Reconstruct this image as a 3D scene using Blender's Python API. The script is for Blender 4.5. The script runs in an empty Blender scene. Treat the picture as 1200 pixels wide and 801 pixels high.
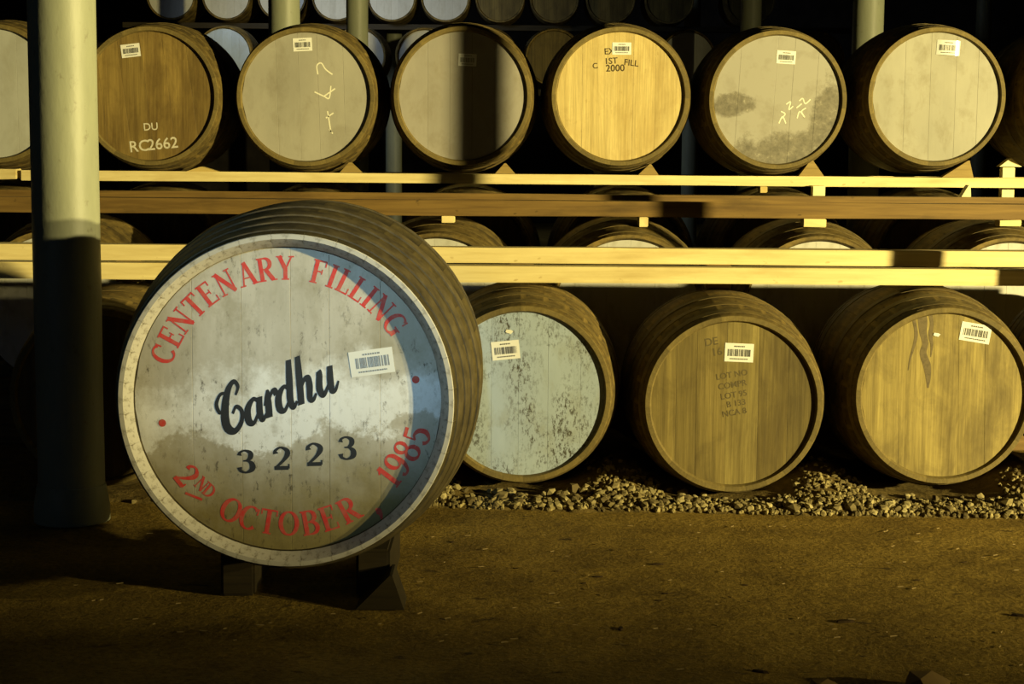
import bpy, bmesh, math, random
from mathutils import Vector, Matrix, Euler
random.seed(7)
PI = math.pi
scn = bpy.context.scene
C = scn.collection
# ---------------------------------------------------------------- camera
FPX = 2000.0; EYE = 1.32
PITCH = math.atan(225.5/FPX); YAW = -0.005; ROLL = 0.0079
cam_d = bpy.data.cameras.new('camera'); cam_d.sensor_width = 36; cam_d.lens = FPX/1200*36
cam_d.clip_start = 0.05; cam_d.clip_end = 200
cam = bpy.data.objects.new('camera', cam_d); C.objects.link(cam)
CM = Matrix.Translation((0, 0, EYE)) @ Matrix.Rotation(YAW, 4, 'Z') @ Matrix.Rotation(PI/2-PITCH, 4, 'X') @ Matrix.Rotation(ROLL, 4, 'Z')
cam.matrix_world = CM
scn.camera = cam
def at(px, py, Y):
    """point of the room at depth Y that the photograph shows at px, py"""
    d = (CM.to_3x3() @ Vector(((px-600)/FPX, (400.5-py)/FPX, -1)))
    t = Y/d.y
    return Vector((d.x*t, Y, EYE+d.z*t))
# ---------------------------------------------------------------- world, lights, exposure
w = bpy.data.worlds.new('world'); scn.world = w; w.use_nodes = True
w.node_tree.nodes['Background'].inputs[0].default_value = (1.0, 0.75, 0.35, 1)
w.node_tree.nodes['Background'].inputs[1].default_value = 0.0015
def aim(o, tgt):
    o.rotation_euler = (Vector(tgt)-o.location).to_track_quat('-Z', 'Y').to_euler()
def light(name, typ, loc, tgt, energy, col, **kw):
    l = bpy.data.lights.new(name, typ); l.energy = energy; l.color = col
    for k, v in kw.items(): setattr(l, k, v)
    o = bpy.data.objects.new(name, l); C.objects.link(o); o.location = loc; aim(o, tgt); return o
# sodium flood lamp far along the aisle to the right
light('flood_lamp', 'SPOT', (10.2, 0.05, 2.05), (1.75, 8.3, 1.9), 15500, (1.0, 0.83, 0.34),
      spot_size=math.radians(52), spot_blend=1.0, shadow_soft_size=0.10)
# added narrow warm fill beside it, brightens the large cask and thick column
light('warm_fill_cask', 'SPOT', (10.4, -0.55, 2.85), (-0.95, 5.1, 1.38), 7500, (1.0, 0.83, 0.36),
      spot_size=math.radians(14.5), spot_blend=1.0, shadow_soft_size=0.10)
# added weak bluish fill from the left, no source built
light('cool_fill_left', 'AREA', (-5.2, 0.2, 2.3), (-1.2, 6.5, 1.6), 5, (0.40, 0.66, 1.0),
      shape='RECTANGLE', size=0.9, size_y=1.8)
# added narrow bluish beam from behind the camera, brightens the large cask's head
light('cool_fill_cask', 'SPOT', (-0.2, -3.2, 2.9), (-0.47, 4.58, 0.84), 1150, (0.50, 0.78, 0.95),
      spot_size=math.radians(8.5), spot_blend=1.0, shadow_soft_size=0.12)
# added bluish fill for the left heads of the far stack
light('cool_fill_far', 'AREA', (-3.6, 18.7, 4.4), (-1.9, 21.5, 3.0), 19, (0.75, 0.88, 1.0),
      shape='RECTANGLE', size=1.5, size_y=1.0, spread=math.radians(75))
vs = scn.view_settings
vs.view_transform = 'Standard'; vs.look = 'None'; vs.gamma = 1; vs.use_curve_mapping = False; vs.exposure = 0.0
# ---------------------------------------------------------------- material helpers
class NT:
    def __init__(s, name):
        s.m = bpy.data.materials.new(name); s.m.use_nodes = True
        s.t = s.m.node_tree; s.b = s.t.nodes['Principled BSDF']
        s.tc = s.t.nodes.new('ShaderNodeTexCoord')
    def new(s, typ, **kw):
        n = s.t.nodes.new(typ)
        for k, v in kw.items(): setattr(n, k, v)
        return n
    def put(s, sock, v):
        if isinstance(v, bpy.types.NodeSocket): s.t.links.new(v, sock)
        else:
            if isinstance(v, (tuple, list)) and len(v) == 3 and sock.type == 'RGBA': v = (*v, 1)
            sock.default_value = v
    def co(s, scale=(1, 1, 1), rot=(0, 0, 0), loc=(0, 0, 0)):
        n = s.new('ShaderNodeMapping'); s.t.links.new(s.tc.outputs['Object'], n.inputs[0])
        n.inputs[1].default_value = loc; n.inputs[2].default_value = rot; n.inputs[3].default_value = scale
        return n.outputs[0]
    def noise(s, vec, scale=5, detail=4, rough=0.55, dist=0):
        n = s.new('ShaderNodeTexNoise'); s.put(n.inputs['Vector'], vec)
        n.inputs['Scale'].default_value = scale; n.inputs['Detail'].default_value = detail
        n.inputs['Roughness'].default_value = rough; n.inputs['Distortion'].default_value = dist
        return n.outputs[0]
    def ramp(s, fac, stops, interp='LINEAR'):
        n = s.new('ShaderNodeValToRGB'); s.put(n.inputs[0], fac); e = n.color_ramp.elements
        n.color_ramp.interpolation = interp
        while len(e) < len(stops): e.new(0.5)
        for el, (p, c) in zip(e, stops):
            el.position = p
            if not isinstance(c, (tuple, list)): c = (c, c, c)
            el.color = (*c, 1)
        return n.outputs[0]
    def mix(s, fac, a, b, mode='MIX'):
        n = s.new('ShaderNodeMix', data_type='RGBA', blend_type=mode)
        s.put(n.inputs[0], fac); s.put(n.inputs[6], a); s.put(n.inputs[7], b); return n.outputs[2]
    def math(s, op, a, b=0.0, c=0.0):
        n = s.new('ShaderNodeMath', operation=op)
        s.put(n.inputs[0], a); s.put(n.inputs[1], b); s.put(n.inputs[2], c); return n.outputs[0]
    def rand(s):
        return s.new('ShaderNodeObjectInfo').outputs['Random']
    def sep(s, vec):
        n = s.new('ShaderNodeSeparateXYZ'); s.put(n.inputs[0], vec); return n.outputs
    def bump(s, h, strength=0.3, dist=0.01):
        n = s.new('ShaderNodeBump'); n.inputs['Strength'].default_value = strength; n.inputs['Distance'].default_value = dist
        s.put(n.inputs['Height'], h); s.t.links.new(n.outputs[0], s.b.inputs['Normal'])
    def done(s, col, rough=0.8, spec=0.3, metal=0.0):
        s.put(s.b.inputs['Base Color'], col); s.put(s.b.inputs['Roughness'], rough)
        s.b.inputs['Specular IOR Level'].default_value = spec; s.b.inputs['Metallic'].default_value = metal
        return s.m
def tint(n, col, amt):          # brightness that differs from piece to piece
    r = n.math('MULTIPLY_ADD', n.rand(), amt*2, 1-amt)
    return n.mix(1.0, col, r, 'MULTIPLY')
def plain(name, col, rough=0.7, spec=0.3, wear=0.0):
    n = NT(name)
    if wear:
        f = n.ramp(n.noise(n.co((1, 1, 1)), 60, 5, .7), [(.45, 0.0), (.7, wear)])
        col = n.mix(f, col, tuple(x*.45 for x in col))
    return n.done(col, rough, spec)
def W(c): return (c[0], c[1]*.96, c[2]*.62)      # seasoned oak: little blue in it
def stave_mat(name, c1, c2):
    c1, c2 = W(c1), W(c2)
    n = NT(name)
    g = n.noise(n.co((30, 3, 30)), 1.0, 6, .65)
    col = n.ramp(g, [(.3, c1), (.7, c2)])
    big = n.ramp(n.noise(n.co((1, 1, 1)), 6, 5, .6), [(.36, .30), (.62, 1.0)])
    col = n.mix(1.0, col, big, 'MULTIPLY')
    spots = n.ramp(n.noise(n.co((1, .5, 1)), 34, 4, .6), [(.60, 0.0), (.68, .75)])
    col = n.mix(spots, col, (.012, .009, .005))
    col = tint(n, col, .18)
    n.bump(n.noise(n.co((40, 5, 40)), 1.0, 5, .7), .5, .004)
    return n.done(col, .72, .35)
def wood_head_mat(name, c1, c2, ang=0.0, dark=(.05, .035, .015), stain=.5, var=.16, speck=0.0):
    c1, c2, dark = W(c1), W(c2), W(dark)
    n = NT(name)
    v = n.co((26, 26, 1.6), (0, -ang, 0))
    g = n.noise(v, 1.0, 7, .62, .4)
    col = n.ramp(g, [(.32, c1), (.68, c2)])
    fine = n.ramp(n.noise(n.co((150, 150, 5), (0, -ang, 0)), 1.0, 4, .7), [(.3, .72), (.7, 1.08)])
    col = n.mix(1.0, col, fine, 'MULTIPLY')
    st = n.ramp(n.noise(n.co((9, 9, 3), (0, -ang, 0), (3.1, 0, 1.7)), 1.0, 5, .6, .6), [(.48, 0.0), (.68, stain)])
    col = n.mix(st, col, dark)
    sm = n.ramp(n.noise(n.co((1, 1, .7), (0, -ang, 0), (ang*9+stain*7, 0, 2.3)), 8, 7, .7, .5), [(.48, 0.0), (.70, stain*.8)])
    col = n.mix(sm, col, dark)
    if speck:
        sp = n.ramp(n.noise(n.co((1, 1, .4)), 55, 4, .6), [(.62, 0.0), (.72, speck)])
        col = n.mix(sp, col, dark)
    col = tint(n, col, var)
    n.bump(n.math('ADD', g, n.noise(n.co((120, 120, 4)), 1.0, 3)), .35, .002)
    return n.done(col, .62, .35)
def paint_head_mat(name, base, dirt, amount=.4, scale=14, scratch=0.0, under=(.10, .08, .05), loc=(0, 0, 0), rough=.55):
    n = NT(name)
    tone = n.ramp(n.noise(n.co((1, 1, .5), loc=loc), 5, 5, .6), [(.3, .86), (.7, 1.06)])
    col = n.mix(1.0, base, tone, 'MULTIPLY')
    d = n.ramp(n.noise(n.co((1, 1, .6), loc=loc), scale, 7, .66, .3), [(.50, 0.0), (.72, amount)])
    col = n.mix(d, col, dirt)
    if scratch:
        sc = n.ramp(n.noise(n.co((1, 1, .5), loc=loc), 95, 6, .75), [(.50, 0.0), (.60, 1.0)])
        area = n.ramp(n.noise(n.co((1.3, 1, .5), loc=loc), 5.5, 3, .5), [(.38, 0.0), (.58, scratch)])
        col = n.mix(n.math('MULTIPLY', sc, area), col, under)
    col = tint(n, col, .05)
    n.bump(n.noise(n.co((90, 90, 6)), 1.0, 4), .12, .002)
    return n.done(col, rough, .4)
# ---------------------------------------------------------------- mesh helpers
def tag(o, label=None, cat=None, group=None, kind=None):
    if label: o['label'] = label
    if cat: o['category'] = cat
    if group: o['group'] = group
    if kind: o['kind'] = kind
    return o
def link(name, mesh, parent=None, loc=(0, 0, 0), rot=(0, 0, 0)):
    o = bpy.data.objects.new(name, mesh); C.objects.link(o); o.location = loc; o.rotation_euler = rot
    if parent: o.parent = parent
    return o
def empty(name, loc, rot=(0, 0, 0)):
    o = bpy.data.objects.new(name, None); C.objects.link(o); o.location = loc; o.rotation_euler = rot
    o.empty_display_size = .1
    return o
def mesh_of(name, verts, faces, mat, smooth=False):
    m = bpy.data.meshes.new(name); m.from_pydata([tuple(v) for v in verts], [], faces); m.update()
    bm = bmesh.new(); bm.from_mesh(m); bmesh.ops.recalc_face_normals(bm, faces=bm.faces); bm.to_mesh(m); bm.free()
    if mat: m.materials.append(mat)
    if smooth:
        for p in m.polygons: p.use_smooth = True
        m.set_sharp_from_angle(angle=math.radians(38))
    return m
def box_mesh(name, x0, x1, y0, y1, z0, z1, mat, bevel=.004, nseg=1, jit=0.0):
    """a timber: box along X cut into nseg lengths, corners jittered, edges bevelled"""
    vs_, fs = [], []
    for i in range(nseg+1):
        x = x0+(x1-x0)*i/nseg
        for (y, z) in ((y0, z0), (y1, z0), (y1, z1), (y0, z1)):
            vs_.append((x, y+random.uniform(-jit, jit), z+random.uniform(-jit, jit)))
    for i in range(nseg):
        a = i*4; b = a+4
        for k in range(4):
            fs.append((a+k, a+(k+1) % 4, b+(k+1) % 4, b+k))
    fs += [(0, 3, 2, 1), tuple(nseg*4+k for k in range(4))]
    m = mesh_of(name, vs_, fs, mat)
    bm = bmesh.new(); bm.from_mesh(m)
    es = [e for e in bm.edges if len(e.link_faces) == 2 and e.calc_face_angle(0) > .6]
    bmesh.ops.bevel(bm, geom=es, offset=bevel, segments=2, affect='EDGES')
    bm.to_mesh(m); bm.free()
    return m
# ---------------------------------------------------------------- drawn lettering (strokes)
def catmull(pts, n=8):
    if len(pts) < 3: return pts
    out = []; P = [pts[0]]+list(pts)+[pts[-1]]
    for i in range(1, len(P)-2):
        for k in range(n):
            t = k/n
            out.append(tuple(.5*(2*b+(c-a)*t+(2*a-5*b+4*c-d)*t*t+(3*b-a-3*c+d)*t**3)
                             for a, b, c, d in zip(P[i-1], P[i], P[i+1], P[i+2])))
    out.append(pts[-1]); return out
def ribbon(pts):
    L, R = [], []
    for i, (x, y, wd) in enumerate(pts):
        a = pts[max(i-1, 0)]; b = pts[min(i+1, len(pts)-1)]
        dx, dy = b[0]-a[0], b[1]-a[1]; l = math.hypot(dx, dy) or 1
        nx, ny = -dy/l*wd/2, dx/l*wd/2
        L.append((x+nx, y+ny)); R.append((x-nx, y-ny))
    return [[L[i], L[i+1], R[i+1], R[i]] for i in range(len(pts)-1)]
TH, TN = .19, .075
def ln(x0, y0, x1, y1, wd): return ribbon([(x0, y0, wd), (x1, y1, wd)])
def arc(cx, cy, rx, ry, a0, a1, thick=TH, thin=TN, n=22):
    p = []
    for i in range(n+1):
        a = math.radians(a0+(a1-a0)*i/n)
        p.append((cx+rx*math.cos(a), cy+ry*math.sin(a), thin+(thick-thin)*abs(math.cos(a))**1.3))
    return ribbon(p)
def sp(*pts): return ribbon(catmull(list(pts)))
def ser(x, y, h=.17): return ln(x-h, y, x+h, y, .06)
GLY = {
 'C': (.74, lambda: arc(.40, .5, .34, .46, 48, 318)+ln(.66, .68, .68, .95, .07)),
 'G': (.80, lambda: arc(.40, .5, .34, .46, 48, 330)+ln(.66, .68, .68, .95, .07)+ln(.66, .05, .66, .42, TH)+ser(.66, .42)),
 'E': (.68, lambda: ln(.16, 0, .16, 1, TH)+ln(.0, .965, .60, .965, .07)+ln(.0, .035, .64, .035, .07)+ln(.2, .52, .46, .52, .06)+ln(.58, .76, .58, 1, .06)+ln(.62, 0, .62, .26, .06)+ln(.46, .41, .46, .63, .05)),
 'F': (.64, lambda: ln(.16, 0, .16, 1, TH)+ln(.0, .965, .60, .965, .07)+ser(.16, .03)+ln(.2, .52, .46, .52, .06)+ln(.58, .74, .58, 1, .06)+ln(.46, .41, .46, .63, .05)),
 'N': (.86, lambda: ln(.14, 0, .14, 1, TN)+ln(.70, 0, .70, 1, TN)+ln(.12, 1, .70, .02, TH)+ser(.14, .03, .14)+ser(.70, .97, .14)+ln(-.02, .97, .2, .97, .06)),
 'T': (.74, lambda: ln(.36, 0, .36, 1, TH)+ln(.02, .965, .70, .965, .07)+ln(.04, .76, .04, 1, .06)+ln(.68, .76, .68, 1, .06)+ser(.36, .03)),
 'A': (.82, lambda: ln(.10, 0, .38, 1, TN)+ln(.38, 1, .68, 0, TH)+ln(.2, .33, .58, .33, .06)+ser(.09, .03, .13)+ser(.68, .03, .16)),
 'R': (.80, lambda: ln(.16, 0, .16, 1, TH)+ser(.16, .03)+ln(0, .965, .36, .965, .07)+arc(.34, .735, .25, .232, 90, -90)+ln(.16, .505, .36, .505, .06)+ln(.36, .5, .66, .03, TH)+ln(.6, .03, .84, .03, .06)),
 'Y': (.76, lambda: ln(.08, 1, .36, .46, TH)+ln(.66, 1, .38, .46, TN)+ln(.36, 0, .36, .5, TH)+ser(.36, .03)+ser(.09, .97, .15)+ser(.64, .97, .13)),
 'I': (.34, lambda: ln(.16, 0, .16, 1, TH)+ser(.16, .03)+ser(.16, .97)),
 'L': (.62, lambda: ln(.16, 0, .16, 1, TH)+ser(.16, .97)+ln(0, .035, .60, .035, .07)+ln(.57, 0, .57, .28, .06)),
 'O': (.84, lambda: arc(.40, .5, .34, .46, 0, 360, n=34)),
 'B': (.76, lambda: ln(.16, 0, .16, 1, TH)+ln(0, .965, .36, .965, .07)+ln(0, .035, .36, .035, .07)+arc(.34, .75, .23, .215, 90, -90)+arc(.34, .28, .29, .245, 90, -90)+ln(.16, .53, .36, .53, .06)),
 'D': (.82, lambda: ln(.16, 0, .16, 1, TH)+ln(0, .965, .3, .965, .07)+ln(0, .035, .3, .035, .07)+arc(.28, .5, .42, .465, 90, -90)),
 ',': (.3, lambda: sp((.10, .10, .16), (.17, .06, .17), (.14, -.08, .09), (.05, -.2, .04))),
 '1': (.42, lambda: ln(.2, 0, .2, 1, .19)+ser(.2, .03)+ln(.02, .80, .2, .96, .07)),
 '2': (.66, lambda: sp((.10, .70, .20), (.09, .84, .12), (.28, .97, .09), (.50, .86, .17), (.53, .68, .20), (.38, .42, .13), (.08, .10, .09))+ln(.04, .09, .56, .09, .17)+ln(.57, .06, .57, .26, .06)),
 '3': (.66, lambda: sp((.08, .76, .18), (.12, .90, .10), (.30, .97, .09), (.49, .86, .18), (.48, .66, .18), (.34, .54, .08), (.22, .53, .06))+sp((.24, .53, .07), (.40, .52, .10), (.54, .38, .20), (.53, .16, .20), (.32, .03, .09), (.12, .10, .12), (.08, .26, .19))),
 '5': (.64, lambda: ln(.12, .52, .16, .97, .06)+ln(.14, .92, .52, .92, .13)+sp((.12, .52, .08), (.30, .60, .10), (.51, .46, .18), (.52, .2, .19), (.30, .03, .09), (.12, .10, .12), (.07, .22, .16))),
 '8': (.66, lambda: arc(.31, .75, .19, .215, 0, 360, .15, .07, 30)+arc(.31, .27, .24, .24, 0, 360, .18, .07, 30)),
 '9': (.66, lambda: arc(.30, .68, .22, .28, 0, 360, .17, .07, 30)+sp((.52, .68, .16), (.50, .34, .17), (.34, .06, .10), (.14, .04, .10), (.09, .14, .16))),
}
SCRIPT = [  # (x offset, strokes)
 (0.00, lambda: sp((1.05, 1.45, .10), (1.22, 1.75, .14), (1.02, 2.02, .16), (.68, 1.75, .26), (.42, 1.05, .34), (.42, .35, .33), (.78, .02, .22), (1.18, .25, .20), (1.28, .70, .16), (1.02, .98, .13), (.80, .75, .11))
        + sp((.72, 1.62, .08), (.30, 1.72, .12), (.02, 1.40, .16), (.12, 1.02, .13), (.34, .98, .08))),
 (1.42, lambda: sp((.78, .80, .12), (.52, 1.0, .15), (.18, .70, .28), (.16, .22, .28), (.42, .04, .16), (.74, .42, .12))+sp((.84, 1.0, .26), (.78, .35, .27), (.90, .04, .2), (1.12, .22, .10))),
 (2.45, lambda: sp((.02, .55, .08), (.16, .92, .10), (.26, 1.08, .14), (.24, .6, .28), (.22, .0, .28))+sp((.24, .55, .10), (.44, .95, .14), (.62, .98, .24), (.70, .82, .2))),
 (3.10, lambda: sp((.72, .80, .12), (.48, 1.0, .15), (.16, .70, .28), (.14, .22, .28), (.40, .04, .16), (.72, .42, .12))+sp((.86, 2.0, .22), (.80, 1.2, .28), (.74, .35, .28), (.88, .04, .2), (1.08, .22, .10))),
 (4.18, lambda: sp((.26, 2.0, .22), (.24, 1.2, .28), (.20, .0, .28))+sp((.22, .5, .10), (.44, .92, .15), (.68, .96, .22), (.72, .6, .28), (.68, .14, .24), (.84, .02, .18), (1.04, .22, .10))),
 (5.26, lambda: sp((.16, 1.08, .20), (.20, .9, .26), (.14, .35, .28), (.32, .04, .2), (.62, .35, .12), (.76, .7, .10))+sp((.78, 1.1, .24), (.74, .5, .28), (.78, .10, .24), (.96, .06, .16), (1.16, .36, .08))),
]
def flat_mesh(name, quads, y, mat):
    """flat paint: quads in head coordinates (x right, z up) at depth y, a hair thick"""
    V, F = [], []
    for q in quads:
        b = len(V)
        V += [(p[0], y, p[1]) for p in q]; F.append((b, b+1, b+2, b+3))
    m = bpy.data.meshes.new(name); m.from_pydata(V, [], F); m.materials.append(mat)
    bm = bmesh.new(); bm.from_mesh(m)
    for f in bm.faces:
        f.normal_update()
        if f.normal.y > 0: f.normal_flip()
    bm.to_mesh(m); bm.free()
    return m
def xf(quads, s=1.0, rot=0.0, dx=0.0, dz=0.0, shear=0.0, cx=0.0, sx=1.0):
    c, sn = math.cos(rot), math.sin(rot); out = []
    for q in quads:
        r = []
        for (x, y) in q:
            x = (x-cx)*sx+shear*y
            r.append((dx+s*(x*c-y*sn), dz+s*(x*sn+y*c)))
        out.append(r)
    return out
def font_quads(text, size, bold=.012):
    """block stencil letters from the built-in font: list of triangles / quads"""
    cu = bpy.data.curves.new('txt', 'FONT'); cu.body = text; cu.size = size; cu.align_x = 'CENTER'; cu.resolution_u = 3; cu.offset = bold*size
    o = bpy.data.objects.new('txt', cu); C.objects.link(o)
    bpy.context.view_layer.update()
    me = bpy.data.meshes.new_from_object(o.evaluated_get(bpy.context.evaluated_depsgraph_get()))
    polys = [[(me.vertices[i].co.x, me.vertices[i].co.y) for i in p.vertices] for p in me.polygons]
    bpy.data.objects.remove(o); bpy.data.curves.remove(cu); bpy.data.meshes.remove(me)
    return polys
def poly_mesh(name, polys, y, mat):
    V, F = [], []
    for q in polys:
        b = len(V); V += [(p[0], y-len(F)*3e-6, p[1]) for p in q]; F.append(tuple(range(b, b+len(q))))
    m = bpy.data.meshes.new(name); m.from_pydata(V, [], F); m.materials.append(mat)
    bm = bmesh.new(); bm.from_mesh(m)
    for f in bm.faces:
        f.normal_update()
        if f.normal.y > 0: f.normal_flip()
    bm.to_mesh(m); bm.free(); return m
# ---------------------------------------------------------------- materials
M = {}
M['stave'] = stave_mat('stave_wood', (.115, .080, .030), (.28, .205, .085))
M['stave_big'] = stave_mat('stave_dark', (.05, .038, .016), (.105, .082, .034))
M['rim'] = stave_mat('stave_end', (.16, .122, .056), (.29, .226, .108))
M['stave_far'] = stave_mat('stave_far', (.07, .045, .02), (.19, .13, .06))
n = NT('hoop_iron')
f = n.noise(n.co((1, 1, 1)), 22, 6, .65)
n.bump(f, .4, .003)
M['hoop'] = n.done(n.ramp(f, [(.3, (.05, .035, .010)), (.55, (.14, .10, .028)), (.75, (.20, .135, .037))]), .62, .4)
n = NT('hoop_iron_dark')
f = n.noise(n.co((1, 1, 1)), 18, 6, .65)
n.bump(f, .4, .003)
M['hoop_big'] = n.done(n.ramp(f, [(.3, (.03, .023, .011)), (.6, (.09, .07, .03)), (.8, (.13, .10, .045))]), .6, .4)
def timber_mat(name, c1, c2, dark, stain, spots):
    c1, c2, dark = W(c1), W(c2), W(dark)
    n = NT(name)
    g = n.noise(n.co((2.2, 40, 40)), 1.0, 6, .6, .5)
    col = n.ramp(g, [(.3, c1), (.7, c2)])
    st = n.ramp(n.noise(n.co((3, 9, 9)), 1.0, 5, .6), [(.52, 0.0), (.75, stain)])
    col = n.mix(st, col, dark)
    k = n.ramp(n.noise(n.co((1, 1.6, 1.6)), 17, 3, .5), [(.68, 0.0), (.74, spots)])
    col = n.mix(k, col, dark)
    n.bump(n.noise(n.co((6, 110, 110)), 1.0, 4, .6), .3, .002)
    return n.done(col, .65, .3)
M['pale_timber'] = timber_mat('pale_timber', (.62, .52, .35), (.80, .71, .54), (.34, .22, .08), .35, .5)
M['brown_timber'] = timber_mat('brown_timber', (.11, .066, .026), (.22, .14, .055), (.045, .028, .012), .6, .6)
M['dark_timber'] = timber_mat('dark_timber', (.014, .010, .005), (.03, .022, .011), (.008, .006, .003), .5, .4)
M['block_timber'] = timber_mat('block_timber', (.40, .30, .15), (.62, .5, .28), (.2, .12, .05), .4, .3)
M['chock_timber'] = timber_mat('chock_timber', (.20, .14, .06), (.36, .27, .13), (.12, .08, .03), .4, .3)
M['white_block'] = timber_mat('white_block', (.72, .68, .55), (.85, .8, .68), (.4, .3, .16), .2, .2)
n = NT('column_paint')
d = n.ramp(n.noise(n.co((1, 1, .7)), 26, 6, .7), [(.60, 0.0), (.74, .6)])
d2 = n.ramp(n.noise(n.co((6, 6, 1.2)), 1.0, 5, .6), [(.35, .80), (.65, 1.05)])
col = n.mix(1.0, (.29, .305, .215), d2, 'MULTIPLY')
n.bump(n.noise(n.co((1, 1, .4)), 14, 5, .6), .35, .006)
M['column'] = n.done(n.mix(d, col, (.11, .085, .05)), .5, .4)
n = NT('earth_floor')
v = n.co((1, 1, 1))
f = n.noise(v, 3.2, 8, .68); g = n.noise(v, 60, 5, .7); st = n.noise(n.co((30, 110, 1), (0, 0, .5)), 1.0, 3, .6)
col = n.ramp(f, [(.3, (.135, .086, .016)), (.52, (.26, .172, .032)), (.75, (.37, .255, .055))])
col = n.mix(1.0, col, n.ramp(g, [(.3, .55), (.65, 1.15)]), 'MULTIPLY')
ch = n.ramp(n.noise(n.co((7, 16, 1)), 1.0, 5, .6, .4), [(.64, 0.0), (.70, .85)])
col = n.mix(ch, col, (.035, .022, .010))
n.bump(n.math('ADD', n.math('MULTIPLY', g, .6), n.math('ADD', n.noise(v, 14, 6, .65), n.math('MULTIPLY', st, .25))), .75, .018)
M['earth'] = n.done(col, .9, .2)
n = NT('gravel_dirt')
f = n.noise(n.co((1, 1, 1)), 25, 6, .7)
n.bump(f, .8, .015)
M['dirt'] = n.done(n.ramp(f, [(.3, (.07, .05, .016)), (.7, (.20, .14, .042))]), .95, .15)
n = NT('stone')
f = n.noise(n.co((1, 1, 1)), 60, 5, .7)
col = n.ramp(n.rand(), [(0, (.11, .082, .034)), (.5, (.22, .175, .075)), (1, (.44, .37, .18))])
M['stone'] = n.done(n.mix(1.0, col, n.ramp(f, [(.3, .6), (.7, 1.15)]), 'MULTIPLY'), .85, .25)
n = NT('stone_bed')
f = n.new('ShaderNodeTexVoronoi'); n.put(f.inputs['Vector'], n.co((1, 1, 1))); f.inputs['Scale'].default_value = 38
M['stone_bed'] = n.done(n.ramp(n.sep(f.outputs['Color'])[0], [(0, (.07, .052, .02)), (.5, (.17, .132, .052)), (1, (.36, .295, .13))]), .85, .25)
n = NT('wall_stone')
f = n.noise(n.co((1, 1, 1)), 2.0, 8, .65)
n.bump(f, .6, .05)
M['wall'] = n.done(n.ramp(f, [(.3, (.02, .018, .015)), (.7, (.06, .05, .04))]), .9, .2)
M['label'] = plain('label_paper', (.80, .80, .76), .10, .5)
M['ink'] = plain('label_ink', (.10, .10, .09), .4, .4)
M['ink_grey'] = plain('faded_ink', (.26, .27, .28), .3, .5)
M['black_paint'] = plain('black_paint', (.022, .022, .022), .5, .4, .0)
M['stencil'] = plain('black_stencil', (.075, .055, .025), .7, .2, .6)
M['stencil_faint'] = plain('faint_stencil', (.12, .095, .045), .7, .2, .6)
M['white_stencil'] = plain('white_stencil', (.62, .58, .46), .7, .2, .5)
M['chalk'] = plain('chalk', (.78, .76, .62), .9, .1)
n = NT('red_paint')
f = n.ramp(n.noise(n.co((1, 1, 1)), 45, 5, .7), [(.42, 0.0), (.75, .7)])
M['red'] = n.done(n.mix(f, (.62, .045, .035), (.42, .20, .13)), .55, .35)
# white painted head of the large cask
n = NT('painted_head_white')
v = n.co((1, 1, 1)); X, Y_, Z = n.sep(v)
base = n.mix(n.ramp(n.noise(n.co((1, 1, .45)), 7, 7, .62), [(.35, 0.0), (.7, 1.0)]), (.56, .53, .46), (.37, .34, .26))
# whiter band with ragged edges across the middle
wob = n.math('MULTIPLY_ADD', n.noise(v, 6.5, 8, .68), .34, -.17)
Z = n.math('ADD', Z, .5)
zz = n.math('ADD', n.math('MULTIPLY_ADD', X, -.10, Z), wob)
band = n.mix(1.0, n.ramp(zz, [(.405, 0.0), (.425, 1.0)]), n.ramp(zz, [(.525, 1.0), (.60, 0.0)]), 'MULTIPLY')
left = n.ramp(n.math('MULTIPLY_ADD', n.noise(v, 6, 4), .1, X), [(.30, 0.0), (.36, 1.0)])
col = n.mix(n.math('MULTIPLY', n.sep(band)[0], .85), base, (.84, .85, .85))
# browner towards the bottom, in the lower third
gr = n.ramp(n.math('ADD', Z, n.math('MULTIPLY', wob, 1.2)), [(.19, .95), (.43, 0.0)])
col = n.mix(gr, col, n.mix(n.noise(v, 16, 6, .7), (.11, .08, .02), (.36, .30, .11)))
sp_ = n.ramp(n.noise(n.co((1, 1, .5)), 55, 6, .75), [(.57, 0.0), (.68, .9)])
ar = n.ramp(n.noise(v, 5, 4, .6), [(.40, .25), (.60, 1.0)])
blot = n.ramp(n.noise(n.co((1, 1, .8), loc=(4, 0, 2)), 11, 8, .72), [(.50, 0.0), (.68, .55)])
col = n.mix(blot, col, (.30, .265, .17))
col = n.mix(n.math('MULTIPLY', sp_, ar), col, (.07, .055, .03))
n.bump(n.noise(n.co((70, 70, 5)), 1.0, 5), .2, .002)
M['big_head'] = n.done(col, .5, .4)
n = NT('chime_paint')
f = n.ramp(n.noise(n.co((1, 1, 1)), 30, 6, .7), [(.52, 0.0), (.66, .9)])
M['big_rim'] = n.done(n.mix(f, (.52, .50, .44), (.13, .105, .06)), .6, .3)
# ---------------------------------------------------------------- the setting
def plane_grid(name, x0, x1, y0, y1, nx, ny, hfun, mat, smooth=True):
    V = [(x0+(x1-x0)*i/nx, y0+(y1-y0)*j/ny, 0) for j in range(ny+1) for i in range(nx+1)]
    V = [(x, y, hfun(x, y)) for x, y, _ in V]
    F = [(j*(nx+1)+i, j*(nx+1)+i+1, (j+1)*(nx+1)+i+1, (j+1)*(nx+1)+i) for j in range(ny) for i in range(nx)]
    return mesh_of(name, V, F, mat, smooth)
from mathutils import noise as mn
def fh(x, y):
    if abs(x) > 6 or y > 12 or y < -4: return 0.0
    return -.004+.008*mn.noise(Vector((x*1.3, y*1.3, 0)))*.5+.004*mn.noise(Vector((x*6, y*6, 3)))*.5
fl = link('floor', plane_grid('floor', -14, 16, -8, 32, 240, 320, fh, M['earth'])); tag(fl, 'trodden brown earth floor', kind='structure')
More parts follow.
